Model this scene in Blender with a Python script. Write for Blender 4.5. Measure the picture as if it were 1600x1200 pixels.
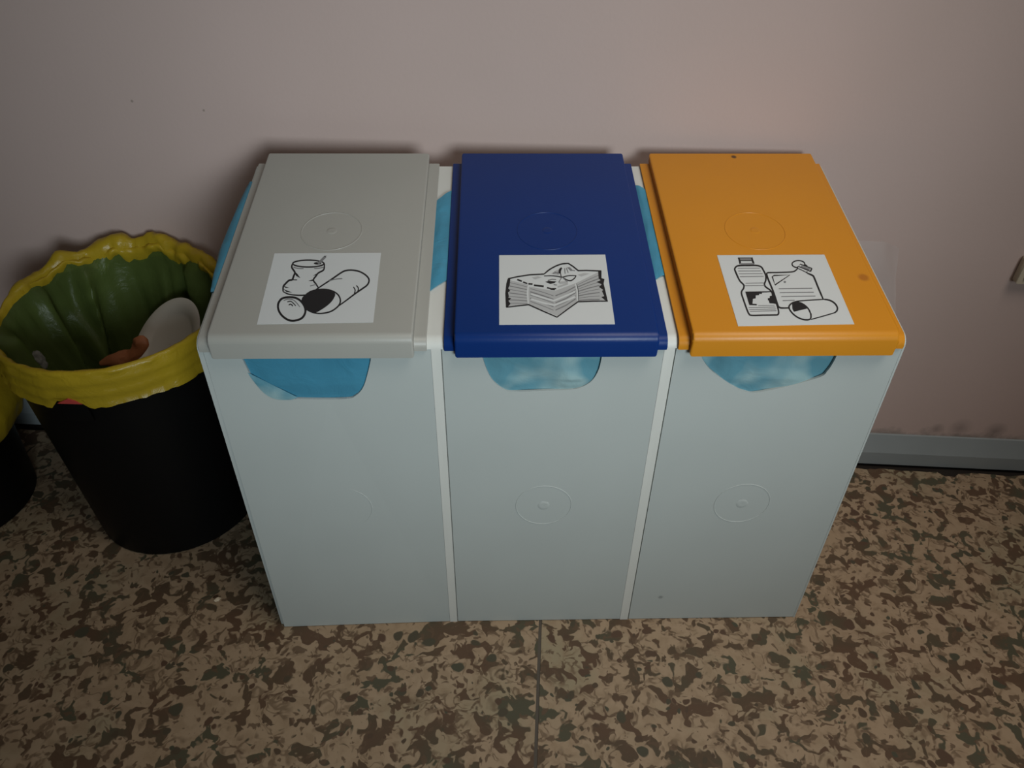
import bpy, bmesh, math, random
import numpy as np
from mathutils import Vector, Matrix, noise

random.seed(7)
SC = bpy.context.scene
for o in list(bpy.data.objects):
    bpy.data.objects.remove(o)
COL = SC.collection

# ------------------------------------------------------------------ camera
F_PX, PITCH, ROLL, YAW = 1200.0, 0.6792, 0.0117, 0.0284
CAM = Vector((-0.0847, -0.873, 1.2977))
fw = Vector((math.sin(YAW) * math.cos(PITCH), math.cos(YAW) * math.cos(PITCH), -math.sin(PITCH)))
rt0 = Vector((math.cos(YAW), -math.sin(YAW), 0))
up0 = rt0.cross(fw)
rt = math.cos(ROLL) * rt0 + math.sin(ROLL) * up0
up = -math.sin(ROLL) * rt0 + math.cos(ROLL) * up0
cd = bpy.data.cameras.new('camera')
cd.sensor_width = 36
cd.lens = F_PX / 1600 * 36
cd.clip_start = 0.02
cam = bpy.data.objects.new('camera', cd)
COL.objects.link(cam)
M = Matrix.Identity(4)
for i in range(3):
    M[i][0], M[i][1], M[i][2], M[i][3] = rt[i], up[i], -fw[i], CAM[i]
cam.matrix_world = M
SC.camera = cam

# ------------------------------------------------------------------ world, lights, exposure
wd = bpy.data.worlds.new('world')
SC.world = wd
wd.use_nodes = True
bg = wd.node_tree.nodes['Background']
bg.inputs[0].default_value = (1.0, 0.90, 0.80, 1)
bg.inputs[1].default_value = 0.03


def area(name, loc, target, sx, sy, power, col, spread):
    d = bpy.data.lights.new(name, 'AREA')
    d.shape = 'RECTANGLE'
    d.size, d.size_y = sx, sy
    d.energy = power
    d.color = col
    d.spread = math.radians(spread)
    o = bpy.data.objects.new(name, d)
    COL.objects.link(o)
    o.location = loc
    o.rotation_euler = (Vector(target) - Vector(loc)).to_track_quat('-Z', 'Y').to_euler()
    return o


area('window_daylight', (0.95, -2.9, 1.50), (-0.17, 0.40, 0.84), 1.2, 1.0, 4.9, (0.84, 0.96, 1.0), 41)
area('ceiling_bounce_fill', (0.85, -0.75, 2.65), (0.28, -0.05, 0.0), 1.2, 1.2, 4.7, (1.0, 0.90, 0.80), 66)  # added fill light imitating daylight bounced down from an unseen ceiling
SC.view_settings.view_transform = 'Standard'
SC.view_settings.look = 'None'
SC.view_settings.exposure = 0.0
SC.view_settings.gamma = 1
SC.view_settings.use_curve_mapping = False


# ------------------------------------------------------------------ materials
def srgb(r, g, b):
    def f(c):
        c /= 255.0
        return c / 12.92 if c <= 0.04045 else ((c + 0.055) / 1.055) ** 2.4
    return (f(r), f(g), f(b), 1)


class Mat:
    def __init__(s, name):
        s.m = bpy.data.materials.new(name)
        s.m.use_nodes = True
        s.nt = s.m.node_tree
        s.b = s.nt.nodes['Principled BSDF']
        s.out = s.nt.nodes['Material Output']

    def n(s, t, **k):
        nd = s.nt.nodes.new(t)
        for a, v in k.items():
            setattr(nd, a, v)
        return nd

    def l(s, a, b):
        s.nt.links.new(a, b)

    def coord(s):
        return s.n('ShaderNodeTexCoord').outputs['Object']

    def noise(s, vec, scale, detail=2, rough=.5, dist=0):
        nd = s.n('ShaderNodeTexNoise')
        nd.inputs['Scale'].default_value = scale
        nd.inputs['Detail'].default_value = detail
        nd.inputs['Roughness'].default_value = rough
        nd.inputs['Distortion'].default_value = dist
        s.l(vec, nd.inputs['Vector'])
        return nd

    def ramp(s, fac, stops, interp='LINEAR'):
        r = s.n('ShaderNodeValToRGB')
        r.color_ramp.interpolation = interp
        el = r.color_ramp.elements
        while len(el) < len(stops):
            el.new(0.5)
        for e, (p, c) in zip(el, stops):
            e.position = p
            e.color = c
        s.l(fac, r.inputs['Fac'])
        return r.outputs['Color']

    def mix(s, fac, a, b, mode='MIX'):
        m = s.n('ShaderNodeMix', data_type='RGBA', blend_type=mode)
        for sock, v in ((m.inputs[0], fac), (m.inputs[6], a), (m.inputs[7], b)):
            if isinstance(v, (int, float)):
                sock.default_value = v
            elif isinstance(v, tuple):
                sock.default_value = v
            else:
                s.l(v, sock)
        return m.outputs[2]

    def spot(s, vec, p, r, soft=.5):
        d = s.n('ShaderNodeVectorMath', operation='DISTANCE')
        s.l(vec, d.inputs[0])
        d.inputs[1].default_value = p
        mr = s.n('ShaderNodeMapRange')
        mr.inputs['From Min'].default_value = r
        mr.inputs['From Max'].default_value = r * soft
        s.l(d.outputs['Value'], mr.inputs['Value'])
        return mr.outputs['Result']

    def bump(s, height, strength=.2, dist=.002):
        b = s.n('ShaderNodeBump')
        b.inputs['Strength'].default_value = strength
        b.inputs['Distance'].default_value = dist
        s.l(height, b.inputs['Height'])
        s.l(b.outputs['Normal'], s.b.inputs['Normal'])


def plastic(name, col, rough=.45, var=.05, bumps=.06, grain=260, spots=(), spec=.4):
    k = Mat(name)
    v = k.coord()
    nz = k.noise(v, 6, 3)
    dark = tuple(c * (1 - var) for c in col[:3]) + (1,)
    light = tuple(min(1, c * (1 + var)) for c in col[:3]) + (1,)
    c = k.ramp(nz.outputs['Fac'], [(.3, dark), (.7, light)])
    for p, r, sc in spots:
        c = k.mix(k.spot(v, p, r), c, sc)
    k.l(c, k.b.inputs['Base Color'])
    k.b.inputs['Roughness'].default_value = rough
    k.b.inputs['Specular IOR Level'].default_value = spec
    g = k.noise(v, grain, 2)
    k.bump(g.outputs['Fac'], bumps, .001)
    return k.m


def film(name, col, trans, rough=.3, tl=.35, alpha=.25, spec=.4, wr=40, wrs=.25, c2=None):
    """thin polythene film: diffuse + translucent, partly see-through, glossy"""
    k = Mat(name)
    v = k.coord()
    nz = k.noise(v, 9, 3)
    if c2:                                            # one and several layers of film
        nz = k.noise(v, 13, 2, .5, .2)
        c = k.ramp(nz.outputs['Fac'], [(.42, c2), (.56, col)])
    else:
        c = k.ramp(nz.outputs['Fac'], [(.3, tuple(x * .85 for x in col[:3]) + (1,)),
                                       (.7, tuple(min(1, x * 1.1) for x in col[:3]) + (1,))])
    k.l(c, k.b.inputs['Base Color'])
    k.b.inputs['Roughness'].default_value = rough
    k.b.inputs['Specular IOR Level'].default_value = spec
    w = k.noise(v, wr, 4, .6, 1.2)
    k.bump(w.outputs['Fac'], wrs, .004)
    t = k.n('ShaderNodeBsdfTranslucent')
    k.l(c, t.inputs['Color'])
    m1 = k.n('ShaderNodeMixShader')
    m1.inputs[0].default_value = tl
    k.l(k.b.outputs[0], m1.inputs[1])
    k.l(t.outputs[0], m1.inputs[2])
    tr = k.n('ShaderNodeBsdfTransparent')
    tr.inputs['Color'].default_value = trans
    m2 = k.n('ShaderNodeMixShader')
    m2.inputs[0].default_value = alpha
    k.l(m1.outputs[0], m2.inputs[1])
    k.l(tr.outputs[0], m2.inputs[2])
    k.l(m2.outputs[0], k.out.inputs['Surface'])
    return k.m


def wall_mat():
    k = Mat('wall_paint')
    v = k.coord()
    a = k.noise(v, 1.6, 3)
    c = k.ramp(a.outputs['Fac'], [(.3, srgb(182, 162, 155)), (.7, srgb(190, 169, 163))])
    # grime and bare plaster just above the skirting
    sp = k.n('ShaderNodeSeparateXYZ')
    k.l(v, sp.inputs[0])
    g = k.noise(v, 14, 4, .6)
    ad = k.n('ShaderNodeMath', operation='MULTIPLY_ADD')
    k.l(g.outputs['Fac'], ad.inputs[0])
    ad.inputs[1].default_value = -0.10
    k.l(sp.outputs['Z'], ad.inputs[2])
    mr = k.n('ShaderNodeMapRange')
    mr.inputs['From Min'].default_value = 0.055
    mr.inputs['From Max'].default_value = 0.038
    k.l(ad.outputs[0], mr.inputs['Value'])
    c = k.mix(mr.outputs['Result'], c, srgb(150, 138, 132))
    for p, r in (((.95, .0, .118), .03), ((1.03, .0, .112), .03), ((.90, 0, .110), .02)):
        q = k.spot(v, p, r, .1)
        mm = k.n('ShaderNodeMath', operation='MULTIPLY')
        k.l(q, mm.inputs[0])
        k.l(g.outputs['Fac'], mm.inputs[1])
        c = k.mix(mm.outputs[0], c, srgb(100, 92, 88))
    for p, r in (((-.785, .0, .813), .0032), ((-.655, .0, .80), .0028)):
        c = k.mix(k.spot(v, p, r), c, srgb(150, 135, 127))
    k.l(c, k.b.inputs['Base Color'])
    k.b.inputs['Roughness'].default_value = .6
    k.b.inputs['Specular IOR Level'].default_value = .25
    h = k.noise(v, 130, 3)
    k.bump(h.outputs['Fac'], .12, .002)
    return k.m


def terrazzo(name, seed):
    k = Mat(name)
    tc = k.coord()
    mp = k.n('ShaderNodeMapping')
    mp.inputs['Location'].default_value = (seed * 3.7, seed * 1.9, seed)
    k.l(tc, mp.inputs['Vector'])
    v0 = mp.outputs[0]
    # domain warp
    wz = k.noise(v0, 22, 2)
    sub = k.n('ShaderNodeVectorMath', operation='SUBTRACT')
    k.l(wz.outputs['Color'], sub.inputs[0])
    sub.inputs[1].default_value = (.5, .5, .5)
    scl = k.n('ShaderNodeVectorMath', operation='SCALE')
    k.l(sub.outputs[0], scl.inputs[0])
    scl.inputs['Scale'].default_value = .032
    add = k.n('ShaderNodeVectorMath', operation='ADD')
    k.l(v0, add.inputs[0])
    k.l(scl.outputs[0], add.inputs[1])
    v = add.outputs[0]
    big = k.noise(v, 5, 2)
    base = k.ramp(big.outputs['Fac'], [(.35, srgb(158, 138, 113)), (.5, srgb(162, 142, 118)), (.65, srgb(148, 137, 112))])
    mid = k.noise(v, 42, 3, .55)
    base = k.mix(k.ramp(mid.outputs['Fac'], [(.45, (0, 0, 0, 1)), (.62, (.55, .55, .55, 1))]), base, srgb(142, 122, 98))
    # swirling darker veins, wide and soft-edged
    big2 = k.noise(v0, 7, 2)
    dcol = k.ramp(big2.outputs['Fac'], [(.4, srgb(92, 72, 56)), (.5, srgb(86, 72, 56)), (.60, srgb(80, 78, 62))])
    vein = k.noise(v, 28, 2, .5, 1.0)
    vr = k.ramp(vein.outputs['Fac'], [(.43, (0, 0, 0, 1)), (.47, (.75, .75, .75, 1)), (.50, (.75, .75, .75, 1)), (.55, (0, 0, 0, 1))])
    gate = k.noise(v0, 22, 2)
    vg = k.ramp(gate.outputs['Fac'], [(.46, (0, 0, 0, 1)), (.56, (1, 1, 1, 1))])
    c = k.mix(k.mix(1.0, vr, vg, 'MULTIPLY'), base, srgb(104, 86, 67))
    # brown and greenish blotches of two sizes
    bl = k.noise(v, 35, 2.2, .45, .5)
    br = k.ramp(bl.outputs['Fac'], [(.535, (0, 0, 0, 1)), (.565, (1, 1, 1, 1))])
    c = k.mix(br, c, dcol)
    bs = k.noise(v, 72, 1.5, .4, .5)
    bsr = k.ramp(bs.outputs['Fac'], [(.60, (0, 0, 0, 1)), (.64, (.85, .85, .85, 1))])
    c = k.mix(bsr, c, srgb(96, 78, 61))
    # rounded dark chips; most cells have none
    for scale, lo, ch in ((33, .45, 0), (54, .60, 1)):
        vo = k.n('ShaderNodeTexVoronoi')
        vo.inputs['Scale'].default_value = scale
        k.l(v, vo.inputs['Vector'])
        sc = k.n('ShaderNodeSeparateColor')
        k.l(vo.outputs['Color'], sc.inputs[0])
        mr = k.n('ShaderNodeMapRange')
        mr.inputs['From Min'].default_value = lo
        mr.inputs['From Max'].default_value = 1
        mr.inputs['To Min'].default_value = 0
        mr.inputs['To Max'].default_value = .40
        k.l(sc.outputs[ch], mr.inputs['Value'])
        ls = k.n('ShaderNodeMath', operation='SUBTRACT')
        k.l(mr.outputs[0], ls.inputs[0])
        k.l(vo.outputs['Distance'], ls.inputs[1])
        chip = k.ramp(ls.outputs[0], [(0, (0, 0, 0, 1)), (.06, (1, 1, 1, 1))])
        ccol = k.ramp(sc.outputs[2], [(0, srgb(88, 68, 54)), (.6, srgb(80, 68, 54)), (1, srgb(74, 74, 60))])
        c = k.mix(chip, c, ccol)
    k.l(c, k.b.inputs['Base Color'])
    k.b.inputs['Roughness'].default_value = .5
    k.b.inputs['Specular IOR Level'].default_value = .3
    return k.m


MAT = {
    'wall': wall_mat(),
    'white': plastic('white_plastic', srgb(205, 207, 202), .5, .02),
    'panel': plastic('grey_panel_plastic', srgb(176, 183, 181), .55, .02),
    'panel_marked': plastic('grey_panel_plastic_scuffed', srgb(176, 183, 181), .55, .02,
                            spots=[((-.105, -.001, .07), .006, srgb(140, 146, 146))]),
    'lid_grey': plastic('grey_lid_plastic', srgb(160, 160, 154), .40, .02, .1),
    'lid_blue': plastic('blue_lid_plastic', srgb(8, 45, 108), .36, .03, .1, spec=.3),
    'lid_yellow': plastic('orange_yellow_lid_plastic', srgb(200, 132, 30), .38, .02, .1,
                          spots=[((.007, .424, .762), .006, srgb(90, 60, 30)),
                                 ((.134, .107, .706), .010, srgb(170, 105, 30))]),
    'paper': plastic('sticker_paper', srgb(200, 205, 206), .5, .01, .02),
    'ink': plastic('black_ink', srgb(28, 28, 30), .5, .02, .0),
    'ink_grey': plastic('grey_ink', srgb(120, 122, 124), .5, .02, .0),
    'ink_pale': plastic('pale_grey_ink', srgb(172, 175, 176), .5, .05, .0),
    'black': plastic('black_plastic', srgb(9, 9, 9), .5, .05, .1, spec=.15),
    'skirting': plastic('grey_skirting', srgb(142, 150, 153), .45, .05, .1),
    'gap': plastic('dark_floor_gap', srgb(40, 34, 30), .9, .2, .3, 60),
    'joint': plastic('grey_joint_strip', srgb(84, 78, 70), .7, .1, .2, 90),
    'red': plastic('red_print', srgb(176, 66, 60), .5, .02),
    'yellow_film': film('yellow_polythene_cuff', srgb(192, 164, 42), srgb(225, 205, 90), .3, .25, .14, wrs=.4),
    'green_film': film('yellow_polythene_shaded', srgb(116, 136, 72), srgb(150, 175, 90), .3, .35, .50, wrs=.4),  # same yellow film, its shaded greenish look inside the bin put into the colour
    'blue_film': film('cyan_polythene', srgb(84, 164, 196), srgb(120, 200, 225), .32, .25, .10, wr=30, wrs=.4),
    'pale_blue_film': film('pale_cyan_polythene', srgb(172, 206, 210), srgb(170, 215, 230), .22, .22, .10, wrs=.5, wr=22, c2=srgb(112, 170, 188)),
    'clear_film': film('clear_plastic_sheet', srgb(250, 250, 252), (1, 1, 1, 1), .2, .0, .86, .6, 30, .1),
    'foam': plastic('white_plate_plastic', srgb(196, 190, 180), .5, .03),
    'brown': plastic('brown_food_scrap', srgb(150, 92, 56), .6, .2, .4, 40),
    'scrap': plastic('crumpled_tissue', srgb(112, 112, 106), .8, .08, .3, 60),
    'crumb': plastic('pale_crumb', srgb(205, 190, 165), .7, .1, .3, 60),
    'beige': plastic('beige_plastic', srgb(176, 164, 144), .5, .03),
}


# ------------------------------------------------------------------ object helpers
def link(name, bm, mats, parent=None, smooth=True, angle=35, local=False, flat=False):
    """bm holds WORLD coordinates; the mesh is stored relative to its parent"""
    org = Vector((0, 0, 0))
    p = parent
    while p is not None and not local:
        org += p.location
        p = p.parent
    if org.length:
        bmesh.ops.translate(bm, verts=bm.verts, vec=-org)
    bmesh.ops.recalc_face_normals(bm, faces=bm.faces)
    if smooth:
        for f in bm.faces:
            f.smooth = not (flat and abs(f.normal.y) > .9999)
        for e in bm.edges:
            if len(e.link_faces) == 2 and e.calc_face_angle(0) > math.radians(angle):
                e.smooth = False
    me = bpy.data.meshes.new(name)
    bm.to_mesh(me)
    bm.free()
    for m in (mats if isinstance(mats, (list, tuple)) else [mats]):
        me.materials.append(MAT[m] if isinstance(m, str) else m)
    o = bpy.data.objects.new(name, me)
    COL.objects.link(o)
    if parent is not None:
        o.parent = parent
    return o


def thing(name, loc, label, cat, group=None):
    o = bpy.data.objects.new(name, None)
    COL.objects.link(o)
    o.location = loc
    o.empty_display_size = .05
    return tag(o, label, cat, group)


def tag(o, label, cat, group=None):
    o['label'] = label
    o['category'] = cat
    if group:
        o['group'] = group
    return o


def bevel_edges(bm, edges, r, seg=2):
    edges = [e for e in edges if e.is_valid]
    if edges:
        bmesh.ops.bevel(bm, geom=edges, offset=r, segments=seg, profile=.5, affect='EDGES', clamp_overlap=True)


def prism_x(bm, prof, x0, x1, bev=0, seg=2, mi=0):
    """closed (y,z) outline extruded from x0 to x1; bev rounds the two end rims"""
    t = bmesh.new()
    a = [t.verts.new((x0, y, z)) for y, z in prof]
    b = [t.verts.new((x1, y, z)) for y, z in prof]
    n = len(prof)
    fa = t.faces.new(a)
    fb = t.faces.new(b[::-1])
    for i in range(n):
        t.faces.new((a[i], b[i], b[(i + 1) % n], a[(i + 1) % n]))
    if bev:
        bevel_edges(t, list(fa.edges) + list(fb.edges), bev, seg)
    bmesh.ops.recalc_face_normals(t, faces=t.faces)
    for f in t.faces:
        f.material_index = mi
    me = bpy.data.meshes.new('tmp')
    t.to_mesh(me)
    t.free()
    bm.from_mesh(me)
    bpy.data.meshes.remove(me)


def box(bm, x0, x1, y0, y1, z0, z1, bev=0, seg=2):
    prism_x(bm, [(y0, z0), (y1, z0), (y1, z1), (y0, z1)], x0, x1, bev, seg)


def arc(cx, cy, r, a0, a1, n):
    return [(cx + r * math.cos(math.radians(a0 + (a1 - a0) * i / n)),
             cy + r * math.sin(math.radians(a0 + (a1 - a0) * i / n))) for i in range(n + 1)]


def catmull(P, closed=False, n=5):
    P = [np.array(p, float) for p in P]
    out = []
    m = len(P)
    rng = range(m) if closed else range(m - 1)
    for i in rng:
        p0 = P[(i - 1) % m] if closed or i > 0 else P[i]
        p1, p2 = P[i], P[(i + 1) % m]
        p3 = P[(i + 2) % m] if closed or i + 2 < m else p2
        for k in range(n):
            t = k / n
            out.append(.5 * ((2 * p1) + (p2 - p0) * t + (2 * p0 - 5 * p1 + 4 * p2 - p3) * t * t
                             + (3 * p1 - p0 - 3 * p2 + p3) * t ** 3))
    if not closed:
        out.append(P[-1])
    return out


def grid(bm, rows, closed=False):
    """quads between successive rows of points"""
    vv = [[bm.verts.new(p) for p in r] for r in rows]
    for i in range(len(vv) - 1):
        n = len(vv[i])
        for j in range(n if closed else n - 1):
            k = (j + 1) % n
            bm.faces.new((vv[i][j], vv[i][k], vv[i + 1][k], vv[i + 1][j]))
    return vv


def lathe(bm, prof, c, n=72):
    rows = [[(c[0] + r * math.cos(2 * math.pi * j / n), c[1] + r * math.sin(2 * math.pi * j / n), z)
             for j in range(n)] for r, z in prof]
    vv = grid(bm, rows, True)
    return vv


def ring(bm, c, u, v, w, r, tube, n=56):
    """thin raised moulding ring in the plane (u, v), w the outward normal"""
    c, u, v, w = Vector(c), Vector(u).normalized(), Vector(v).normalized(), Vector(w).normalized()
    rows = []
    for dr, h in ((-tube, -.0004), (-tube * .5, .0005), (tube * .5, .0005), (tube, -.0004)):
        rows.append([c + (r + dr) * (math.cos(t) * u + math.sin(t) * v) + h * w
                     for t in [2 * math.pi * k / n for k in range(n)]])
    grid(bm, rows, True)


def nub(bm, c, u, v, w, r, h, n=24):
    c, u, v, w = Vector(c), Vector(u).normalized(), Vector(v).normalized(), Vector(w).normalized()
    rows = []
    for rr, hh in ((r, -.0003), (r * .8, h * .8), (r * .45, h), (.0004, h * .7)):
        rows.append([c + rr * (math.cos(t) * u + math.sin(t) * v) + hh * w
                     for t in [2 * math.pi * k / n for k in range(n)]])
    grid(bm, rows, True)


# ------------------------------------------------------------------ setting
WN = Vector((.0794, 1, 0)).normalized()          # wall plane: WN . p = WK
WK = (.456 + .0794 * .5) / math.hypot(.0794, 1)
WT = Vector((WN.y, -WN.x, 0))                    # along the wall
WANG = math.atan2(WT.y, WT.x)


def wall_frame(bm):
    """turn a mesh made in the wall's own frame (x along the wall, y out of the room, z up) into the world"""
    bm.transform(Matrix.Translation(WN * WK) @ Matrix.Rotation(WANG, 4, 'Z'))


bm = bmesh.new()
box(bm, -3.2, 3.2, 0, .15, -.05, 2.7)
wall = link('wall_back', bm, 'wall', None, False)
wall.matrix_world = Matrix.Translation(WN * WK) @ Matrix.Rotation(WANG, 4, 'Z')
wall['kind'] = 'structure'

bm = bmesh.new()                                  # base slab under the tiles
box(bm, -3.2, 3.2, -4.2, .0, -.10, -.006)
floor = link('floor', bm, 'gap', None, False)
floor.matrix_world = Matrix.Translation(WN * WK) @ Matrix.Rotation(WANG, 4, 'Z')
floor['kind'] = 'structure'
JX = .0008                                       # the joint, in the wall's own x


def tile(x0, x1, y0, y1, seed):
    t = bmesh.new()
    pts = [(x0, y0), (x1, y0)]
    far = []
    n = int((x1 - x0) / .012)
    for i in range(n + 1):                        # broken back edge towards the skirting
        x = x1 + (x0 - x1) * i / n
        far.append((x, y1 + .006 * noise.noise((x * 18, 3.1, seed)) + .004 * noise.noise((x * 55, 7.7, seed))
                    - (.012 if .93 < x < .97 else 0)))
    pts += far
    a = [t.verts.new((x, y, -.02)) for x, y in pts]
    b = [t.verts.new((x, y, 0)) for x, y in pts]
    t.faces.new(a[::-1])
    t.faces.new(b)
    m = len(pts)
    for i in range(m):
        t.faces.new((a[i], a[(i + 1) % m], b[(i + 1) % m], b[i]))
    return link('tile', t, terrazzo('terrazzo', seed), floor, False, 35, True)


tile(JX + .0030, JX + 1.6, -2.2, -.028, 1.0)
tile(JX - 1.6, JX - .0030, -2.2, -.028, 2.3)
bm = bmesh.new()
box(bm, JX - .0031, JX + .0031, -2.2, -.03, -.012, -.0012)
link('joint_strip', bm, 'joint', floor, False, 35, True)

bm = bmesh.new()                                  # skirting: upright face, then a face leaning back to the wall
prism_x(bm, [(0, .006), (-.016, .006), (-.0165, .043), (-.015, .047), (-.004, .089), (0, .090)], -3.1, 3.1)
skirt = link('baseboard_back', bm, 'skirting', None, True, 20)
skirt.matrix_world = Matrix.Translation(WN * WK) @ Matrix.Rotation(WANG, 4, 'Z')
skirt['kind'] = 'structure'

# ------------------------------------------------------------------ recycling bins
H, S, D = .6693, .1751, .4254
TOPN = Vector((0, -S, 1)).normalized()
TOPV = Vector((0, 1, S)).normalized()


def ztop(y, off=0):
    return H + S * y + off


def top_profile(off, front, low, back, r, thick=None, n=7):
    """side outline of a sheet lying `off` over the sloping top and folded down over the front edge at y=front to z=low"""
    sl = math.degrees(math.atan(S))
    # arc tangent to the vertical front and to the sloping top
    # centre: (front+r, zc) with distance r to the top line
    zl = lambda y: H + S * y + off
    zc = zl(front + r) - r * math.sqrt(1 + S * S)
    a = arc(front + r, zc, r, 90 + sl, 180, n)       # from top tangent to front tangent
    outer = [(back, zl(back))] + a + [(front, low)]
    if thick is None:
        return outer
    ri = max(r - thick, .001)
    b = arc(front + r, zc, ri, 180, 90 + sl, n)
    inner = [(front + thick, low)] + b + [(back, zl(back) - thick)]
    return outer + inner


def make_sticker(parent, corners3, crop_corners, items):
    """paper label with its drawing as thin flat ink shapes: 0 paper, 1 black, 2 grey, 3 pale grey"""
    A, b = [], []
    uv = [(0, 0), (1, 0), (1, 1), (0, 1)]
    for (x, y), (u, v) in zip(crop_corners, uv):
        A.append([x, y, 1, 0, 0, 0, -u * x, -u * y]); b.append(u)
        A.append([0, 0, 0, x, y, 1, -v * x, -v * y]); b.append(v)
    h = np.linalg.solve(np.array(A, float), np.array(b, float))
    C = [Vector(c) for c in corners3]

    def P(p, lift):
        x, y = p[0], p[1]
        w = h[6] * x + h[7] * y + 1
        u, v = (h[0] * x + h[1] * y + h[2]) / w, (h[3] * x + h[4] * y + h[5]) / w
        q = (C[0] * (1 - u) + C[1] * u) * (1 - v) + (C[3] * (1 - u) + C[2] * u) * v
        return q + TOPN * lift
    bm = bmesh.new()
    T = .0004
    lo = [bm.verts.new(c) for c in C]
    hi = [bm.verts.new(c + TOPN * T) for c in C]
    bm.faces.new(lo[::-1]); bm.faces.new(hi)
    for i in range(4):
        bm.faces.new((lo[i], lo[(i + 1) % 4], hi[(i + 1) % 4], hi[i]))
    for idx, (kind, ink, width, pts) in enumerate(items):
        width *= 1.3
        lift = T + .00004 + .000005 * idx
        mi = {'k': 1, 'g': 2, 'p': 3, 'w': 0}[ink]
        if kind == 'fill':
            vs = [bm.verts.new(P(p, lift)) for p in pts]
            f = bm.faces.new(vs)
            f.material_index = mi
            r = bmesh.ops.triangulate(bm, faces=[f])
            continue
        closed = kind in ('loop', 'sloop')
        q = catmull(pts, closed) if kind in ('curve', 'loop') else [np.array(p, float) for p in pts]
        m = len(q)
        L, R_ = [], []
        for i in range(m):
            if closed:
                d = q[(i + 1) % m] - q[i - 1]
            else:
                d = q[min(i + 1, m - 1)] - q[max(i - 1, 0)]
            d = d / (np.hypot(*d) + 1e-9)
            nn = np.array([-d[1], d[0]]) * width / 2
            if not closed and width < 20 and m > 4:
                tt = i / (m - 1)
                nn = nn * (.75 + .25 * min(1, 6 * min(tt, 1 - tt)))
            L.append(bm.verts.new(P(q[i] + nn, lift)))
            R_.append(bm.verts.new(P(q[i] - nn, lift)))
        for i in range(m if closed else m - 1):
            k = (i + 1) % m
            f = bm.faces.new((L[i], L[k], R_[k], R_[i]))
            f.material_index = mi
    # keep upward facing
    o = link('sticker', bm, ['paper', 'ink', 'ink_grey', 'ink_pale'], parent, False)
    return o


def ell(cx, cy, rx, ry, n=20, a0=0, a1=360):
    k = n if a1 - a0 >= 360 else n + 1
    return [(cx + rx * math.cos(math.radians(a0 + (a1 - a0) * i / n)),
             cy + ry * math.sin(math.radians(a0 + (a1 - a0) * i / n))) for i in range(k)]


CANS = [
    ('loop', 'k', 12, ell(610, 220, 163, 36)),
    ('curve', 'g', 9, [(452, 258), (500, 270), (560, 272)]),
    ('curve', 'g', 9, [(670, 272), (725, 268), (768, 258)]),
    ('curve', 'k', 15, [(442, 225), (437, 262), (468, 312), (456, 350), (440, 388), (408, 395), (370, 430), (347, 460), (345, 512)]),
    ('curve', 'k', 13, [(778, 220), (770, 285), (715, 318), (690, 350), (662, 392), (690, 435), (712, 470)]),
    ('curve', 'k', 11, [(345, 512), (400, 538), (480, 549), (560, 550), (630, 538), (690, 505)]),
    ('fill', 'k', 0, [(462, 305), (490, 322), (527, 373), (482, 350)]),
    ('line', 'k', 8, [(438, 390), (492, 390)]),
    ('fill', 'k', 0, [(655, 350), (718, 312), (706, 336)]),
    ('fill', 'k', 0, [(608, 402), (662, 384), (668, 402)]),
    ('fill', 'k', 0, [(348, 450), (408, 474), (370, 474)]),
    ('fill', 'k', 0, [(348, 486), (442, 522), (380, 516)]),
    ('line', 'g', 7, [(628, 455), (692, 438)]),
    ('fill', 'k', 0, ell(707, 218, 40, 13, 14)),
    ('line', 'g', 20, [(712, 222), (790, 145)]),
    ('line', 'k', 5, [(778, 148), (798, 140)]),
    ('curve', 'k', 13, [(690, 492), (760, 445), (860, 380), (960, 312), (1010, 293), (1070, 290), (1140, 303), (1200, 335),
                        (1238, 375), (1242, 412), (1222, 448), (1180, 480), (1100, 535), (1000, 610), (930, 660)]),
    ('loop', 'k', 12, [(545, 600), (580, 550), (640, 510), (720, 492), (800, 492), (870, 512), (922, 550), (943, 600),
                       (935, 645), (900, 685), (840, 722), (760, 740), (690, 738), (620, 715), (575, 670)]),
    ('fill', 'k', 0, [tuple(p) for p in catmull([(540, 610), (565, 560), (640, 512), (720, 492), (800, 493), (860, 508),
                      (890, 538), (880, 575), (850, 620), (800, 665), (740, 705), (690, 730), (640, 722), (590, 708),
                      (575, 680), (560, 650)], True, 3)]),
    ('curve', 'k', 9, [(1080, 465), (1098, 500), (1088, 540)]),
    ('curve', 'k', 9, [(1110, 450), (1132, 480), (1124, 518)]),
    ('curve', 'g', 8, [(825, 402), (890, 385), (965, 378)]),
    ('loop', 'k', 17, [(340, 582), (410, 570), (480, 580), (530, 612), (568, 665), (578, 720), (558, 770), (520, 800),
                       (450, 816), (390, 803), (332, 760), (298, 705), (292, 650), (308, 610)]),
    ('curve', 'g', 8, [(350, 606), (400, 590), (460, 605), (520, 672)]),
    ('curve', 'k', 8, [(388, 620), (430, 616), (478, 662)]),
    ('curve', 'k', 9, [(403, 652), (425, 644), (448, 664)]),
]

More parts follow.
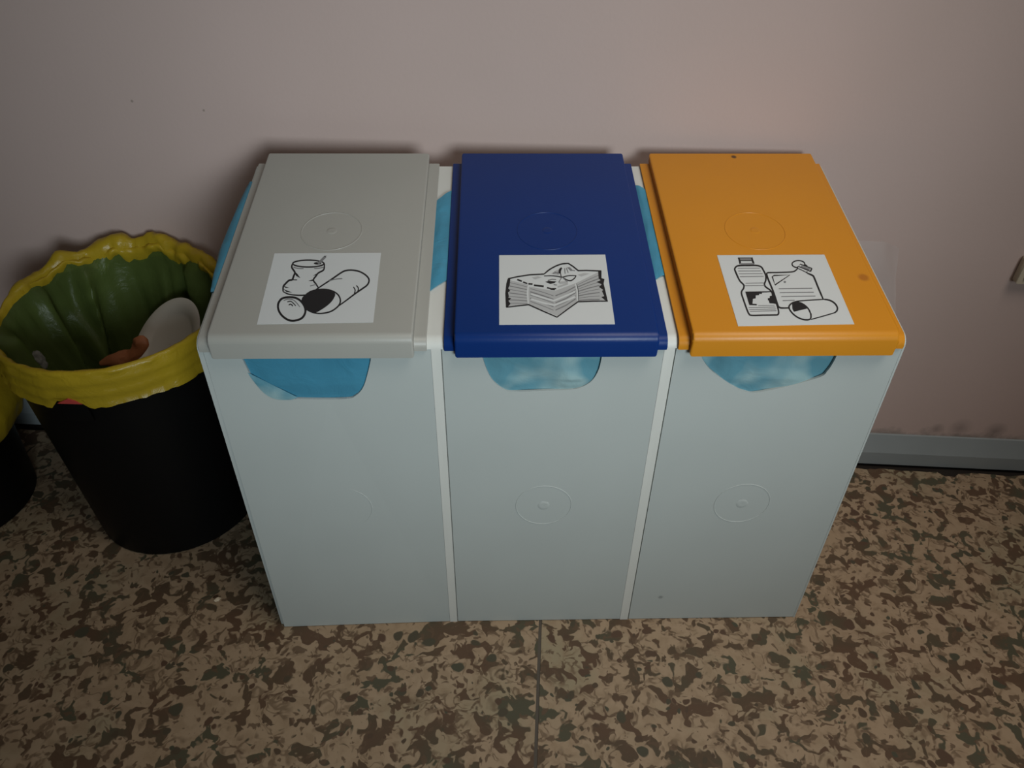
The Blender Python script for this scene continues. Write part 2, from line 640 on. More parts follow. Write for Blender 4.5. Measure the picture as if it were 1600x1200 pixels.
PAPERS = [
    ('fill', 'p', 0, [(195, 440), (430, 500), (432, 732), (188, 752)]),
    ('fill', 'p', 0, [(432, 520), (740, 575), (772, 872), (432, 732)]),
    ('fill', 'p', 0, [(740, 575), (1000, 480), (1016, 695), (772, 872)]),
    ('fill', 'p', 0, [(1000, 480), (1268, 350), (1350, 690), (1018, 698)]),
]
for i in range(7):
    f = i / 6
    PAPERS.append(('line', 'g', 5 + 3 * (i % 2), [(200, 470 + 250 * f), (300, 495 + 225 * f), (418, 525 + 200 * f)]))
for i in range(5):
    f = i / 5
    PAPERS.append(('line', 'g', 6 + 5 * (i % 2), [(450, 545 + 190 * f), (600, 588 + 205 * f), (728, 632 + 215 * f)]))
    PAPERS.append(('line', 'g', 5 + 5 * ((i + 1) % 2), [(752, 632 + 215 * f), (880, 582 + 205 * f), (995, 520 + 185 * f)]))
for i in range(8):
    f = i / 7
    PAPERS.append(('line', 'g', 5 + 4 * (i % 2), [(1022, 500 + 190 * f), (1150, 440 + 240 * f), (1280, 385 + 295 * f)]))
for i in range(2):
    PAPERS.append(('line', 'w', 16, [(460, 610 + 60 * i), (600, 655 + 60 * i), (735, 690 + 55 * i), (880, 630 + 60 * i), (985, 585 + 60 * i)]))
PAPERS += [
    ('curve', 'w', 15, [(428, 505), (418, 600), (428, 728)]),
    ('curve', 'w', 15, [(990, 490), (1012, 580), (1016, 695)]),
    ('curve', 'k', 6, [(1006, 490), (1024, 580), (1026, 690)]),
    ('loop', 'k', 1, [(0, 0), (1, 0), (1, 1)]),
    ('fill', 'k', 0, [(180, 428), (212, 430), (205, 500), (188, 540), (212, 570), (186, 590), (196, 640), (188, 652), (225, 660),
                      (190, 690), (215, 725), (180, 768), (160, 768), (152, 600), (165, 480)]),
    ('fill', 'k', 0, [(1262, 338), (1302, 336), (1302, 425), (1338, 435), (1328, 490), (1378, 702), (1345, 690), (1300, 650), (1335, 640),
                      (1308, 580), (1322, 565), (1270, 530), (1305, 500), (1245, 470), (1290, 450), (1268, 425)]),
    ('line', 'k', 12, [(185, 427), (300, 402), (450, 380), (615, 373)]),
    ('curve', 'k', 13, [(615, 373), (680, 320), (760, 276), (830, 253), (905, 246)]),
    ('line', 'k', 13, [(905, 246), (960, 282), (1022, 332)]),
    ('line', 'k', 12, [(1018, 334), (1120, 332), (1300, 340)]),
    ('line', 'k', 12, [(165, 768), (300, 752), (432, 738), (600, 814), (770, 888), (900, 792), (1020, 706), (1200, 700), (1378, 700)]),
    ('line', 'k', 14, [(295, 436), (350, 458)]), ('line', 'k', 13, [(365, 466), (415, 486)]), ('line', 'k', 14, [(428, 488), (478, 492)]),
    ('line', 'k', 16, [(495, 506), (552, 512), (612, 520)]), ('line', 'k', 12, [(650, 536), (700, 548), (760, 548)]),
    ('line', 'k', 8, [(690, 556), (745, 562)]),
    ('fill', 'k', 0, [(628, 466), (680, 455), (765, 462), (740, 480), (690, 492), (660, 478)]),
    ('line', 'g', 10, [(660, 452), (710, 436), (760, 440)]), ('line', 'g', 8, [(730, 500), (770, 505)]),
    ('fill', 'p', 0, [(470, 415), (540, 400), (590, 412), (510, 435)]),
    ('fill', 'p', 0, [(700, 370), (760, 330), (800, 320), (790, 385)]),
    ('line', 'g', 10, [(720, 365), (790, 352)]), ('line', 'g', 8, [(740, 345), (790, 375)]),
    ('fill', 'g', 0, [(890, 295), (925, 292), (960, 330), (935, 340)]),
    ('line', 'g', 8, [(862, 305), (868, 370)]), ('line', 'g', 8, [(882, 300), (905, 360)]), ('line', 'g', 7, [(945, 330), (985, 335)]),
    ('fill', 'p', 0, [(1020, 385), (1090, 365), (1160, 370), (1060, 405)]),
    ('line', 'p', 20, [(800, 480), (900, 470)]), ('line', 'p', 14, [(780, 530), (900, 490)]),
    ('curve', 'k', 9, [(615, 396), (700, 394), (780, 402), (832, 412), (910, 394), (1000, 394)]),
    ('curve', 'k', 10, [(1000, 394), (975, 430), (930, 455), (880, 440), (832, 412)]),
    ('curve', 'k', 16, [(800, 368), (802, 325), (828, 300)]),
    ('curve', 'k', 7, [(828, 300), (812, 345), (818, 395), (830, 412)]),
    ('line', 'g', 7, [(826, 415), (790, 475)]), ('line', 'g', 7, [(836, 415), (895, 470)]),
]
PAPERS = [p for p in PAPERS if not (p[0] == 'loop' and p[2] == 1)]

BOTTLES = [
    ('line', 'k', 7, [(292, 158), (445, 158)]), ('line', 'g', 18, [(312, 172), (432, 172)]), ('line', 'k', 8, [(300, 186), (448, 186)]),
    ('line', 'k', 14, [(300, 155), (312, 190)]), ('line', 'k', 14, [(436, 155), (446, 190)]),
    ('line', 'k', 16, [(312, 190), (318, 222)]), ('line', 'k', 16, [(446, 190), (456, 222)]), ('line', 'g', 8, [(315, 217), (455, 217)]),
    ('line', 'g', 9, [(318, 229), (460, 229)]),
    ('loop', 'k', 13, [(263, 290), (263, 262), (287, 241), (340, 236), (400, 236), (480, 236), (530, 250), (555, 285), (580, 340), (580, 390),
                       (566, 430), (580, 460), (632, 500), (660, 560), (685, 620), (702, 670), (712, 722), (703, 748), (670, 752), (560, 752), (430, 752),
                       (402, 735), (385, 700), (350, 600), (328, 530), (331, 500), (350, 470), (352, 440), (335, 420), (305, 385)]),
    ('line', 'k', 9, [(264, 285), (290, 345), (306, 386)]),
    ('line', 'k', 9, [(328, 530), (352, 605), (388, 702)]),
    ('line', 'g', 6, [(290, 265), (520, 265)]), ('line', 'g', 6, [(295, 293), (530, 293)]), ('line', 'g', 6, [(300, 322), (548, 322)]),
    ('line', 'g', 6, [(310, 352), (558, 350)]), ('line', 'g', 6, [(370, 420), (558, 418)]), ('line', 'g', 6, [(362, 446), (566, 445)]),
    ('line', 'g', 5, [(500, 652), (670, 652)]), ('line', 'g', 6, [(400, 672), (680, 670)]), ('line', 'g', 6, [(405, 692), (686, 690)]),
    ('line', 'g', 6, [(412, 711), (690, 708)]),
    ('fill', 'k', 0, [(366, 506), (640, 505), (640, 514), (540, 518), (540, 530), (510, 532), (510, 545), (475, 547), (475, 578),
                      (446, 582), (440, 632), (485, 636), (485, 650), (407, 646)]),
    ('fill', 'k', 0, [(636, 505), (660, 560), (692, 640), (655, 632), (618, 630), (610, 600), (600, 598), (600, 578), (620, 575), (620, 556), (642, 550)]),
    ('curve', 'k', 11, [(590, 330), (602, 313), (700, 311), (850, 306), (892, 290), (915, 265)]),
    ('curve', 'k', 14, [(590, 322), (602, 372), (630, 440), (662, 522), (700, 640), (712, 668), (745, 680), (825, 680)]),
    ('curve', 'k', 14, [(1012, 320), (1068, 345), (1086, 372), (1130, 480), (1178, 592)]),
    ('sloop', 'k', 11, [(648, 355), (665, 342), (830, 338), (676, 440)]),
    ('loop', 'k', 10, ell(920, 225, 66, 37, 18)),
    ('fill', 'w', 0, [(915, 245), (940, 225), (1062, 272), (1046, 302), (1005, 322), (915, 268)]),
    ('sloop', 'k', 9, [(918, 248), (940, 226), (1060, 271), (1045, 302)]),
    ('line', 'g', 14, [(945, 247), (1040, 280)]), ('line', 'k', 6, [(950, 262), (1030, 290)]),
    ('line', 'k', 12, [(1060, 270), (1044, 304)]), ('line', 'k', 12, [(990, 232), (1012, 250)]),
    ('line', 'k', 7, [(910, 268), (960, 290), (1012, 318)]), ('line', 'k', 8, [(915, 248), (912, 272)]), ('line', 'k', 8, [(1010, 300), (1008, 322)]),
    ('line', 'g', 7, [(715, 480), (1065, 478)]), ('line', 'g', 7, [(725, 521), (1080, 520)]), ('line', 'g', 7, [(740, 562), (1098, 560)]),
    ('line', 'g', 7, [(755, 604), (880, 602)]), ('fill', 'g', 0, ell(778, 410, 13, 11, 10)),
    ('fill', 'w', 0, [(840, 640), (930, 612), (1060, 603), (1190, 597), (1250, 608), (1300, 640), (1325, 690), (1300, 735), (1050, 800), (900, 770), (830, 700)]),
    ('curve', 'k', 10, [(840, 638), (870, 622), (930, 610), (1060, 602), (1190, 596)]),
    ('curve', 'k', 14, [(1190, 596), (1250, 608), (1300, 640), (1326, 682), (1322, 716), (1298, 737)]),
    ('line', 'k', 9, [(1298, 737), (1200, 765), (1050, 804)]),
    ('loop', 'k', 12, [(820, 670), (840, 640), (880, 625), (930, 627), (980, 652), (1020, 690), (1045, 740), (1048, 785), (1030, 805),
                       (980, 805), (920, 785), (870, 750), (835, 710)]),
    ('line', 'k', 12, [(1032, 712), (1050, 750), (1050, 790)]),
    ('fill', 'k', 0, [(852, 640), (880, 626), (935, 626), (985, 655), (1010, 690), (872, 722), (856, 695)]),
]

BIN_GROUP = 'recycling bins standing side by side against the wall'


def notch_smooth(pts):
    return [(float(p[0]), float(p[1])) for p in catmull(pts, False, 6)]


def make_bin(x0, x1, pil, px, fl, rs, lidmat, label, notch, circ_top, circ_front, st_corners, st_crop, st_items, panelmat,
             liner_label, film_mats, skew=0.0):
    cx = (x0 + x1) / 2
    root = thing('recycling_bin', (cx, 0, 0), label, 'bin', BIN_GROUP)
    # ---- body: two side walls with a pillar each, back, bottom, front rail under the lid
    bm = bmesh.new()
    prof = top_profile(0, 0.0, .0, D, .018)
    side = [(y, z) for y, z in prof] + [(D - .02, 0)]
    inner = [p for p in prof if p[1] >= .6560] + [(0, .6560), (.0048, .6560), (.0048, 0), (D - .02, 0)]
    gl, gr = int(x0 < -.4), int(x1 > .4)              # outer walls are grey, the joined ones white
    prism_x(bm, side, x0, x0 + pil[0], 0, 1, gl)
    prism_x(bm, side, x1 - pil[1], x1, 0, 1, gr)
    prism_x(bm, inner, x0 + pil[0], x0 + .0125, 0, 1, gl)
    prism_x(bm, inner, x1 - .0125, x1 - pil[1], 0, 1, gr)
    prism_x(bm, [(D - .024, 0), (D - .020, 0), (D, ztop(D)), (D - .006, ztop(D - .006))], x0 + .0125, x1 - .0125)
    prism_x(bm, [(.0048, .004), (D - .024, .004), (D - .024, .010), (.0048, .010)], x0 + .0125, x1 - .0125)
    rail = top_profile(0, 0.0, .6572, .03, .018, .003)
    prism_x(bm, rail, x0 + .0125, x1 - .0125, 0, 1, 1)
    link('body', bm, ['white', 'panel'], root)
    # ---- front panel with the hand hole that shows the bag
    bm = bmesh.new()
    nt = notch_smooth(notch)
    top = .6565
    out = [(px[0], .0015), (px[1], .0015), (px[1], top), (nt[-1][0], top)] + nt[::-1] + [(nt[0][0], top), (px[0], top)]
    fv = [bm.verts.new((x, .0004, z)) for x, z in out]
    bv = [bm.verts.new((x, .0044, z)) for x, z in out]
    m = len(out)
    f = bm.faces.new(fv)
    g = bm.faces.new(bv[::-1])
    for i in range(m):
        bm.faces.new((fv[i], bv[i], bv[(i + 1) % m], fv[(i + 1) % m]))
    ns = set(fv[4:m - 2])
    bevel_edges(bm, [e for e in f.edges if e.verts[0] in ns and e.verts[1] in ns], .0030, 3)
    bmesh.ops.triangulate(bm, faces=[q for q in bm.faces if len(q.verts) > 4])
    ring(bm, (circ_front[0], .0004, circ_front[1]), (1, 0, 0), (0, 0, 1), (0, -1, 0), .0465, .0012)
    nub(bm, (circ_front[0], .0004, circ_front[1]), (1, 0, 0), (0, 0, 1), (0, -1, 0), .011, .0007)
    if skew:                                       # foot of the panel pulled a little forward at its outer corner
        for v in bm.verts:
            v.co.y -= skew * max(0, (1 - v.co.z / .5)) * max(0, (x1 - v.co.x) / (x1 - x0)) ** 1.5
    link('front_panel', bm, panelmat, root, True, 25, False, True)
    # ---- lid
    lid_e = bpy.data.objects.new('lid', None)
    bm = bmesh.new()
    fp = top_profile(.0045, -.0040, .6560, D + .001, .014, .0032)
    prism_x(bm, fp, fl[0], fl[1], .0010, 2)
    rp = top_profile(.0185, -.0125, .6505, D + .0085, .013, .0040, 9)
    # solid raised panel (front lip open underneath)
    outer = top_profile(.0185, -.0125, .6505, D + .0085, .013)
    solid = outer + [(-.0045, .6505), (-.0042, ztop(0, -.004)), (.010, ztop(.010, .004)), (D + .0085, ztop(D + .0085, .003))]
    prism_x(bm, solid, rs[0], rs[1], .0032, 3)
    yc = circ_top[1]
    cpos = Vector((circ_top[0], yc, ztop(yc, .0185)))
    ring(bm, cpos, (1, 0, 0), TOPV, TOPN, .047, .0012)
    nub(bm, cpos, (1, 0, 0), TOPV, TOPN, .009, .0005)
    lid = link('lid', bm, lidmat, root, True, 30)
    # ---- sticker
    cs = [Vector((x, y, ztop(y, .0185))) + TOPN * .00005 for x, y in st_corners]
    make_sticker(lid, cs, st_crop, st_items)
    # ---- liner: its own thing inside the bin
    ln = thing('bin_liner', (cx, .2, .012), liner_label, 'bin bag', 'cyan liners of the recycling bins')
    return root, ln


def film_patch(name, parent, fn, nu, nv, mat, sub=None):
    bm = bmesh.new()
    grid(bm, [[fn(i / nu, j / nv) for i in range(nu + 1)] for j in range(nv + 1)])
    return link(name, bm, mat, parent, True, 60)


def front_film(ln, xa, xb, zlo, mat, seed, amp):
    """bag film pushed against the hand hole from inside, crumpled in flat facets"""
    rng = random.Random(seed)
    dirs = [(rng.uniform(-1, 1), rng.uniform(-1, 1), rng.uniform(18, 34), rng.uniform(0, 6)) for _ in range(7)]

    def fn(u, v):
        x = xa - .012 + (xb - xa + .024) * u
        z = zlo - .012 + (.655 - zlo + .012) * v
        e = min(1, 5 * min(u, 1 - u)) * min(1, 2.6 * v)
        cr = 0
        for a, b, f, p in dirs:
            w = (a * x + b * z) * f + p + .8 * noise.noise((x * 12, z * 12, p))
            cr += abs((w % 2) - 1) - .5               # triangle waves: creases
        y = .0068 - .0058 * e + amp * e * cr / 3
        return (x, max(y, .0006 if e < .95 else -.0030), z)
    return film_patch('front_fold', ln, fn, 60, 26, mat)


def body_film(ln, x0, x1, mat):
    """the hanging bag itself, inside the bin"""
    bm = bmesh.new()
    a, b, c, d = x0 + .022, x1 - .022, .020, D - .05
    rows = []
    for z, s in ((.665, 1.0), (.5, .97), (.3, .94), (.1, .9), (.02, .75)):
        mx, my = (a + b) / 2, (c + d) / 2
        pts = []
        for k in range(40):
            t = 2 * math.pi * k / 40
            ct, st = math.cos(t), math.sin(t)
            q = (abs(ct) ** 5 + abs(st) ** 5) ** -.2
            pts.append((mx + (b - a) / 2 * s * ct * q + .003 * noise.noise((k, z * 9, 1)), my + (d - c) / 2 * s * st * q, z if z < .6 else ztop(my + (d - c) / 2 * s * st * q, -.006)))
        rows.append(pts)
    grid(bm, rows, True)
    return link('bag_body', bm, mat, ln, True, 60)


ST1 = ((-.4165, .1500), (-.2550, .1510), (-.2535, .0148), (-.4137, .0120))
DEF = dict()


def quad(cx0, cx1, cx2, cx3, yb, yf):
    return ((cx0, yb), (cx1, yb), (cx2, yf), (cx3, yf))


b1, l1 = make_bin(-.5, -.1678, (.0070, .0069), (-.4926, -.1750), (-.4965, -.1800), (-.4785, -.1975), 'lid_grey',
                  'grey recycling bin with a grey lid and a sticker of metal cans',
                  [(-.4430, .6565), (-.4410, .640), (-.4330, .600), (-.4220, .579), (-.4081, .5690), (-.36, .5660), (-.3055, .5660), (-.2900, .572), (-.2776, .587), (-.2680, .613), (-.2600, .642), (-.2590, .6565)],
                  (-.3389, .2190), (-.3377, .3299), ((-.4178, .1650), (-.2569, .1659), (-.2537, .0168), (-.4140, .0140)),
                  [(255, 112), (1370, 105), (1285, 835), (70, 848)], CANS, 'panel',
                  'cyan bag lining the grey-lidded bin, bulging over its left side', None, skew=.008)
b2, l2 = make_bin(-.1678, .1636, (.0070, .0076), (-.1592, .1558), (-.1560, .1585), (-.1405, .1435), 'lid_blue',
                  'grey recycling bin with a dark blue lid and a sticker of bundled paper',
                  [(-.1040, .6565), (-.1020, .640), (-.0960, .617), (-.0878, .5988), (-.0740, .584), (-.0598, .578), (-.015, .579), (.0250, .5810), (.0430, .586), (.0569, .5977), (.0650, .617), (.0676, .638), (.0680, .6565)],
                  (-.0007, .2190), (-.0043, .3299), ((-.0772, .1592), (.0847, .1601), (.0833, .0110), (-.0784, .0107)),
                  [(78, 142), (1347, 142), (1462, 972), (80, 975)], PAPERS, 'panel',
                  'cyan bag lining the blue-lidded bin, folded over both its sides', None)
b3, l3 = make_bin(.1636, .5, (.0076, .0030), (.1730, .4970), (.1740, .4955), (.1900, .4800), 'lid_yellow',
                  'grey recycling bin with an orange-yellow lid and a sticker of plastic bottles',
                  [(.2060, .6565), (.2110, .640), (.2230, .622), (.2385, .6072), (.2713, .5830), (.2880, .5750), (.3023, .5726), (.3450, .584), (.3909, .6010), (.4000, .613), (.4050, .632), (.4070, .6565)],
                  (.3287, .2180), (.3307, .3299), ((.2560, .1580), (.4220, .1589), (.4205, .0089), (.2554, .0061)),
                  [(78, 128), (1190, 125), (1507, 858), (288, 860)], BOTTLES, 'panel_marked',
                  'pale cyan bag lining the orange-yellow-lidded bin', None)

front_film(l1, -.441, -.260, .566, 'blue_film', 1.0, .0015)
front_film(l2, -.102, .068, .578, 'pale_blue_film', 4.0, .0075)
front_film(l3, .211, .406, .573, 'pale_blue_film', 9.0, .0080)


def loose_flap(u, v):
    """paler single layer of bag turned over at the lower left of the first hand hole"""
    a = Vector((-.4385, 0, .617)).lerp(Vector((-.375, 0, .5700)), u)          # crease
    b = Vector((-.4330, 0, .600)).lerp(Vector((-.385, 0, .5655)), u)
    b.x -= .010 * math.sin(math.pi * u) * .6
    b.z -= .012 * math.sin(math.pi * u)
    p = a.lerp(b, v)
    return (p.x, -.0002 - .0005 * math.sin(math.pi * v), p.z)


film_patch('turned_fold', l1, loose_flap, 16, 6, 'pale_blue_film')
body_film(l1, -.5, -.1678, 'blue_film')
body_film(l2, -.1678, .1636, 'blue_film')
body_film(l3, .1636, .5, 'blue_film')


def side_left(u, v):
    """fold of bag hanging over the outer left wall: u along depth, v from under the lid down the outside"""
    y = .10 + .275 * u
    e = max(0.0, math.sin(math.pi * u)) ** .7
    bulge = .025 * e * (1 + .25 * noise.noise((y * 18, 1.3, 0)))
    if v < .3:
        t = v / .3
        return (-.488 - .013 * t, y, ztop(y, .0030))
    t = (v - .3) / .7
    x = -.501 - .0015 - bulge * math.sin(math.pi * min(1, t * 1.5 + .05) * .75 + .15)
    return (x, y + .01 * noise.noise((y * 9, t * 3, 2)), ztop(y, .0025) - .11 * t * (.35 + .65 * e))


film_patch('left_fold', l1, side_left, 40, 16, 'blue_film')


def strip(xa, xb, ya0, ya1, yb0, yb1, lift, seed):
    def fn(u, v):
        y0 = ya0 + (yb0 - ya0) * v
        y1 = ya1 + (yb1 - ya1) * v
        y = y0 + (y1 - y0) * u
        w = noise.noise((y * 30, v * 2.0, seed))
        return (xa + (xb - xa) * v, y, ztop(y, .0022 + lift * (.5 + .5 * w) * math.sin(math.pi * v)))
    return fn


film_patch('left_fold', l2, strip(-.1805, -.1545, .100, .322, .126, .352, .004, 3), 40, 8, 'blue_film')
film_patch('right_fold', l2, strip(.1565, .1750, .122, .366, .134, .350, .005, 6), 40, 8, 'blue_film')

# ------------------------------------------------------------------ round black bins with yellow bags
BG = 'round black waste bins'
YG = 'yellow bags in the round black bins'


def round_bin(c, r0, r1, h, label):
    root = thing('waste_bin', (c[0], c[1], 0), label, 'bin', BG)
    bm = bmesh.new()
    t = .004
    prof = [(.001, .012), (r0 - .02, .012), (r0 - .012, .0), (r0 - .004, .0), (r0, .004), (r1 - .004, h - .03), (r1, h - .026), (r1 + .003, h - .004), (r1, h),
            (r1 - .004, h - .002), (r1 - .008, h - .03), (r0 - t, .016), (.001, .016)]
    lathe(bm, prof, c)
    link('body', bm, 'black', root, True, 40)
    return root


def round_bag(c, r0, r1, h, cuff, label, seed, back_up, floor_z, out=.006, sag=0.0):
    ln = thing('bin_liner', (c[0], c[1], .03), label, 'bin bag', YG)
    n = 144

    def ring_pts(kind, t):
        pts = []
        for k in range(n):
            a = 2 * math.pi * k / n
            ca, sa = math.cos(a), math.sin(a)
            nz = lambda s, f: noise.noise((ca * f, sa * f, s + seed))
            back = max(0.0, math.sin(a - .15)) ** 1.2        # away from the camera
            if kind == 'cuff':                               # t 0 bottom edge .. 1 at rim
                z = h - cuff + cuff * t + (.010 * nz(1, 1.7)) * (1 - t)
                fr = (a - 4.655)
                if abs(fr) < .14 and t < .2:                 # cut clear of the label plate
                    z += .012
                r = r1 + out + sag * math.sin(math.pi * (1 - t)) ** .8 + .0025 * nz(5 + t * 2, 5) * (1 - .5 * t) + .003 * (1 - t) * (nz(2, 11) > .1)
                z += back_up * back * .5 * t
                r += .002 * math.sin(z * 260 + 3 * nz(8, 2))
            elif kind == 'top':                              # bunched roll over the rim
                th = math.pi * t
                bun = back * (.55 + .45 * nz(3, 6))
                rad = .006 + .016 * bun
                r = r1 - .002 + rad * math.cos(th) + .004 * nz(6 + t * 2, 9) * (1 + 1.6 * back) - .010 * back * t * abs(nz(17, 9))
                z = h + .002 + rad * 1.4 * math.sin(th) + back_up * back * (.55 + .30 * nz(4, 4) + .22 * abs(nz(12, 8)))
                if t == 1:
                    z -= .004
            else:                                            # inside, 0 at rim .. 1 at bottom
                wave = (nz(9, 3.2) + .6 * nz(11, 7)) * min(1, t * 3)
                fold = abs(nz(13 + t * .6, 5)) ** .7
                rr = (r1 - .012) + (r0 - .03 - r1 + .012) * t
                r = rr - .016 * wave * (1 - .5 * t) - .022 * fold * math.sin(math.pi * min(1, t * 1.2)) - .004
                # big drapes that start at the rim and swing sideways on the way down
                for a0, drift, wid, dep in ((2.15, .75, .22, .050), (.95, -.65, .20, .040), (2.75, .35, .18, .030),
                                            (.25, -.25, .16, .030), (3.5, .3, .2, .026)):
                    d = (a - a0 - drift * t + .15 * nz(21, 3) + math.pi) % (2 * math.pi) - math.pi
                    k2 = max(0.0, 1 - abs(d) / (wid * (1 + .6 * t)))
                    r -= dep * k2 * k2 * (3 - 2 * k2) * math.sin(math.pi * min(1, .12 + t * .88)) ** .8
                r = min(r, rr)
                z = h - .004 + (floor_z - h) * t ** 1.1 + back_up * back * .5 * (1 - t) ** 4
            pts.append((c[0] + r * ca, c[1] + r * sa, z))
        return pts

    bm = bmesh.new()
    rows = [ring_pts('cuff', i / 8) for i in range(9)] + [ring_pts('top', i / 6) for i in range(7)]
    grid(bm, rows, True)
    link('cuff', bm, 'yellow_film', ln, True, 70)
    bm = bmesh.new()
    rows = [rows[-1]] + [ring_pts('in', i / 22) for i in range(1, 23)]
    last = rows[-1]
    rows.append([(c[0] + (p[0] - c[0]) * .02, c[1] + (p[1] - c[1]) * .02, floor_z) for p in last])
    grid(bm, rows, True)
    link('bag_interior', bm, 'green_film', ln, True, 70)
    # loose edge of the bag turned inwards along the back of the rim
    def turned(u, v):
        a = math.radians(18) + math.radians(150) * u
        ca, sa = math.cos(a), math.sin(a)
        nz = lambda q, f: noise.noise((ca * f, sa * f, q + seed))
        e = math.sin(math.pi * u) ** .6
        back = max(0.0, math.sin(a - .15)) ** 1.2
        drop = (.012 + .030 * max(0, .5 + nz(31, 4) + .5 * nz(33, 11))) * e
        z0 = h + .004 + back_up * back * (.55 + .30 * nz(4, 4) + .22 * abs(nz(12, 8)))
        r = r1 - .008 - (.012 + .012 * nz(35, 7)) * e * math.sin(math.pi * min(1, v * .8 + .1)) - .006 * v + .004 * nz(37 + v, 12)
        return (c[0] + r * ca, c[1] + r * sa, z0 + .006 * math.sin(math.pi * v) - drop * v ** 1.2)
    film_patch('turned_edge', ln, turned, 90, 10, 'yellow_film')
    return ln


C1 = (-.793, .340)
rb1 = round_bin(C1, .171, .200, .50, 'black round waste bin beside the grey-lidded recycling bin')
round_bag(C1, .171, .200, .50, .062, 'yellow bag folded over the rim of the whole round black bin', 0.0, .050, .14)
# label plate below the cuff with a red mark
A0 = 4.655
bm = bmesh.new()
rows = []
for z, dr in ((.400, .001), (.402, .0045), (.4435, .0065), (.4460, .0055), (.4460, .001)):
    rr = .171 + .029 * z / .5
    rows.append([(C1[0] + (rr + dr) * math.cos(A0 + a), C1[1] + (rr + dr) * math.sin(A0 + a), z) for a in np.linspace(-.115, .115, 9)])
vv = grid(bm, rows)
for col in (0, -1):
    bm.faces.new([r[col] for r in vv])
bm.faces.new(vv[0] + vv[-1][::-1])
link('label_plate', bm, 'black', rb1, True, 30)
bm = bmesh.new()
rr = .200 + .0035
tri = [(-.105, .4470), (.105, .4470), (.0, .4590)]
fr = [bm.verts.new((C1[0] + (rr + .0045) * math.cos(A0 + a), C1[1] + (rr + .0045) * math.sin(A0 + a), z)) for a, z in tri]
bk = [bm.verts.new((C1[0] + (rr - .004) * math.cos(A0 + a), C1[1] + (rr - .004) * math.sin(A0 + a), z)) for a, z in tri]
bm.faces.new(fr)
bm.faces.new(bk[::-1])
for i in range(3):
    bm.faces.new((fr[i], bk[i], bk[(i + 1) % 3], fr[(i + 1) % 3]))
link('red_mark', bm, 'red', rb1, False)

C2 = (-1.275, .330)
round_bin(C2, .145, .165, .34, 'black round waste bin cut off at the left edge of the photo')
round_bag(C2, .145, .165, .34, .13, 'yellow-green bag sagging over the bin cut off at the left edge', 5.0, .02, .08, .01, .035)

# ------------------------------------------------------------------ rubbish inside the near bin
def plate(c, nrm, r):
    bm = bmesh.new()
    prof = [(.001, 0), (r * .62, 0), (r * .70, .003), (r * .80, .009), (r * .97, .012), (r, .0115), (r, .0100), (r * .97, .0100),
            (r * .80, .0070), (r * .70, .0010), (r * .62, -.0018), (.001, -.0018)]
    lathe(bm, prof, (0, 0), 64)
    q = Vector((0, 0, 1)).rotation_difference(Vector(nrm).normalized())
    bm.transform(Matrix.Translation(c) @ q.to_matrix().to_4x4())
    return bm


o = link('plate', plate((-.727, .372, .398), (-.50, -.42, .75), .096), 'foam')
tag(o, 'white round disposable plate leaning inside the yellow bag', 'plate')


def blob(c, rx, ry, rz, amp, seed, f=4, rot=0):
    bm = bmesh.new()
    bmesh.ops.create_icosphere(bm, subdivisions=4, radius=1)
    for v in bm.verts:
        p = v.co.copy()
        k = 1 + amp * noise.noise(p * f * .5 + Vector((seed, 0, 0))) + amp * .5 * noise.noise(p * f + Vector((0, seed, 0)))
        v.co = Vector((p.x * rx, p.y * ry, p.z * rz)) * k
    bm.transform(Matrix.Translation(c) @ Matrix.Rotation(rot, 4, 'Z'))
    return bm


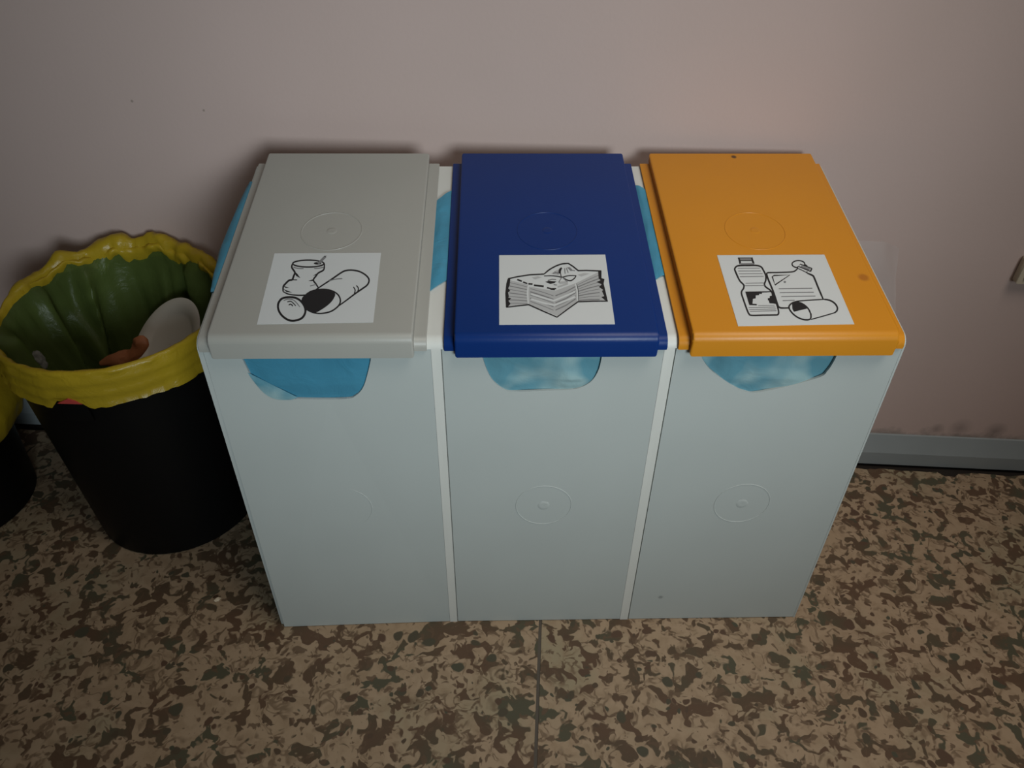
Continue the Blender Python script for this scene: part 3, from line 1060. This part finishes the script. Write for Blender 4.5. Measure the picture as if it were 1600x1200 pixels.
def peel(seed):
    """curled piece of brown peel: a flat tail bending up into a rounded lobe"""
    bm = bmesh.new()
    path = [(-.828, .292, .412), (-.806, .296, .417), (-.786, .300, .420), (-.768, .303, .424), (-.754, .308, .436),
            (-.748, .314, .450), (-.747, .318, .458)]
    wid = [.004, .012, .014, .013, .015, .0145, .004]
    P = [Vector(tuple(float(c) for c in p)) for p in catmull(path, False, 4)]
    W = catmull([(w, 0) for w in wid], False, 4)
    rows = []
    for i, (p, w) in enumerate(zip(P, W)):
        d = (P[min(i + 1, len(P) - 1)] - P[max(i - 1, 0)]).normalized()
        s1 = d.cross(Vector((0, -.6, .8))).normalized()
        s2 = s1.cross(d).normalized()
        w = float(w[0])
        rows.append([p + w * (math.cos(a) * s1 + .6 * math.sin(a) * s2)
                     * (1 + .25 * noise.noise((i * .35, 2 * math.cos(a), 2 * math.sin(a) + seed)))
                     for a in [2 * math.pi * k / 14 for k in range(14)]])
    vv = grid(bm, rows, True)
    bm.faces.new(vv[0])
    bm.faces.new(vv[-1][::-1])
    return bm


o = link('peel', peel(2), 'brown')
tag(o, 'reddish-brown curled food scrap in front of the white plate', 'food scrap')
o = link('tissue', blob((-.938, .284, .424), .018, .012, .020, .35, 3.0, 3), 'scrap', None, True, 180)
tag(o, 'small pale crumpled tissue inside the front left of the yellow bag', 'tissue')
o = link('crumb', blob((-.6382, .0557, .003), .006, .004, .0035, .4, 1.0, 5, .5), 'crumb', None, True, 180)
tag(o, 'tiny pale crumb on the floor left of the grey-lidded bin', 'crumb')

# ------------------------------------------------------------------ on the wall, right
def wall_pt(x, z, off):                          # world x on the wall plane, off = distance out into the room
    p = Vector((x, (WK - WN.x * x) / WN.y, z))
    return p - WN * off


def sheet_fn(u, v):
    x = .60 + .0915 * u + .095 * v
    z = .585 - .30 * v
    curl = .022 * max(0, u - .75) * 4 * max(0, .25 - v) * 4
    return wall_pt(x, z, .0022 + curl + .0012 * noise.noise((u * 5, v * 9, 1)))


bm = bmesh.new()
g = grid(bm, [[sheet_fn(i / 16, j / 20) for i in range(17)] for j in range(21)])
o = link('plastic_sheet', bm, 'clear_film', None, True, 60)
tag(o, 'clear plastic sheet stuck on the wall right of the orange-yellow lid', 'plastic sheet')

p0, p1 = wall_pt(.9385, .5640, 0), wall_pt(1.02, .513, 0)
bm = bmesh.new()
u0 = WT.dot(wall_pt(.9385, 0, 0)); u1 = WT.dot(wall_pt(1.02, 0, 0))
box(bm, u0, u1, -.018, 0, .512, .566, .006, 3)
box(bm, u0 + .012, u1 - .012, -.0205, -.017, .522, .556, .001, 1)
wall_frame(bm)
o = link('wall_plate', bm, 'beige', None, True, 30)
tag(o, 'beige plastic fitting on the wall at the right edge of the photo', 'wall fitting')
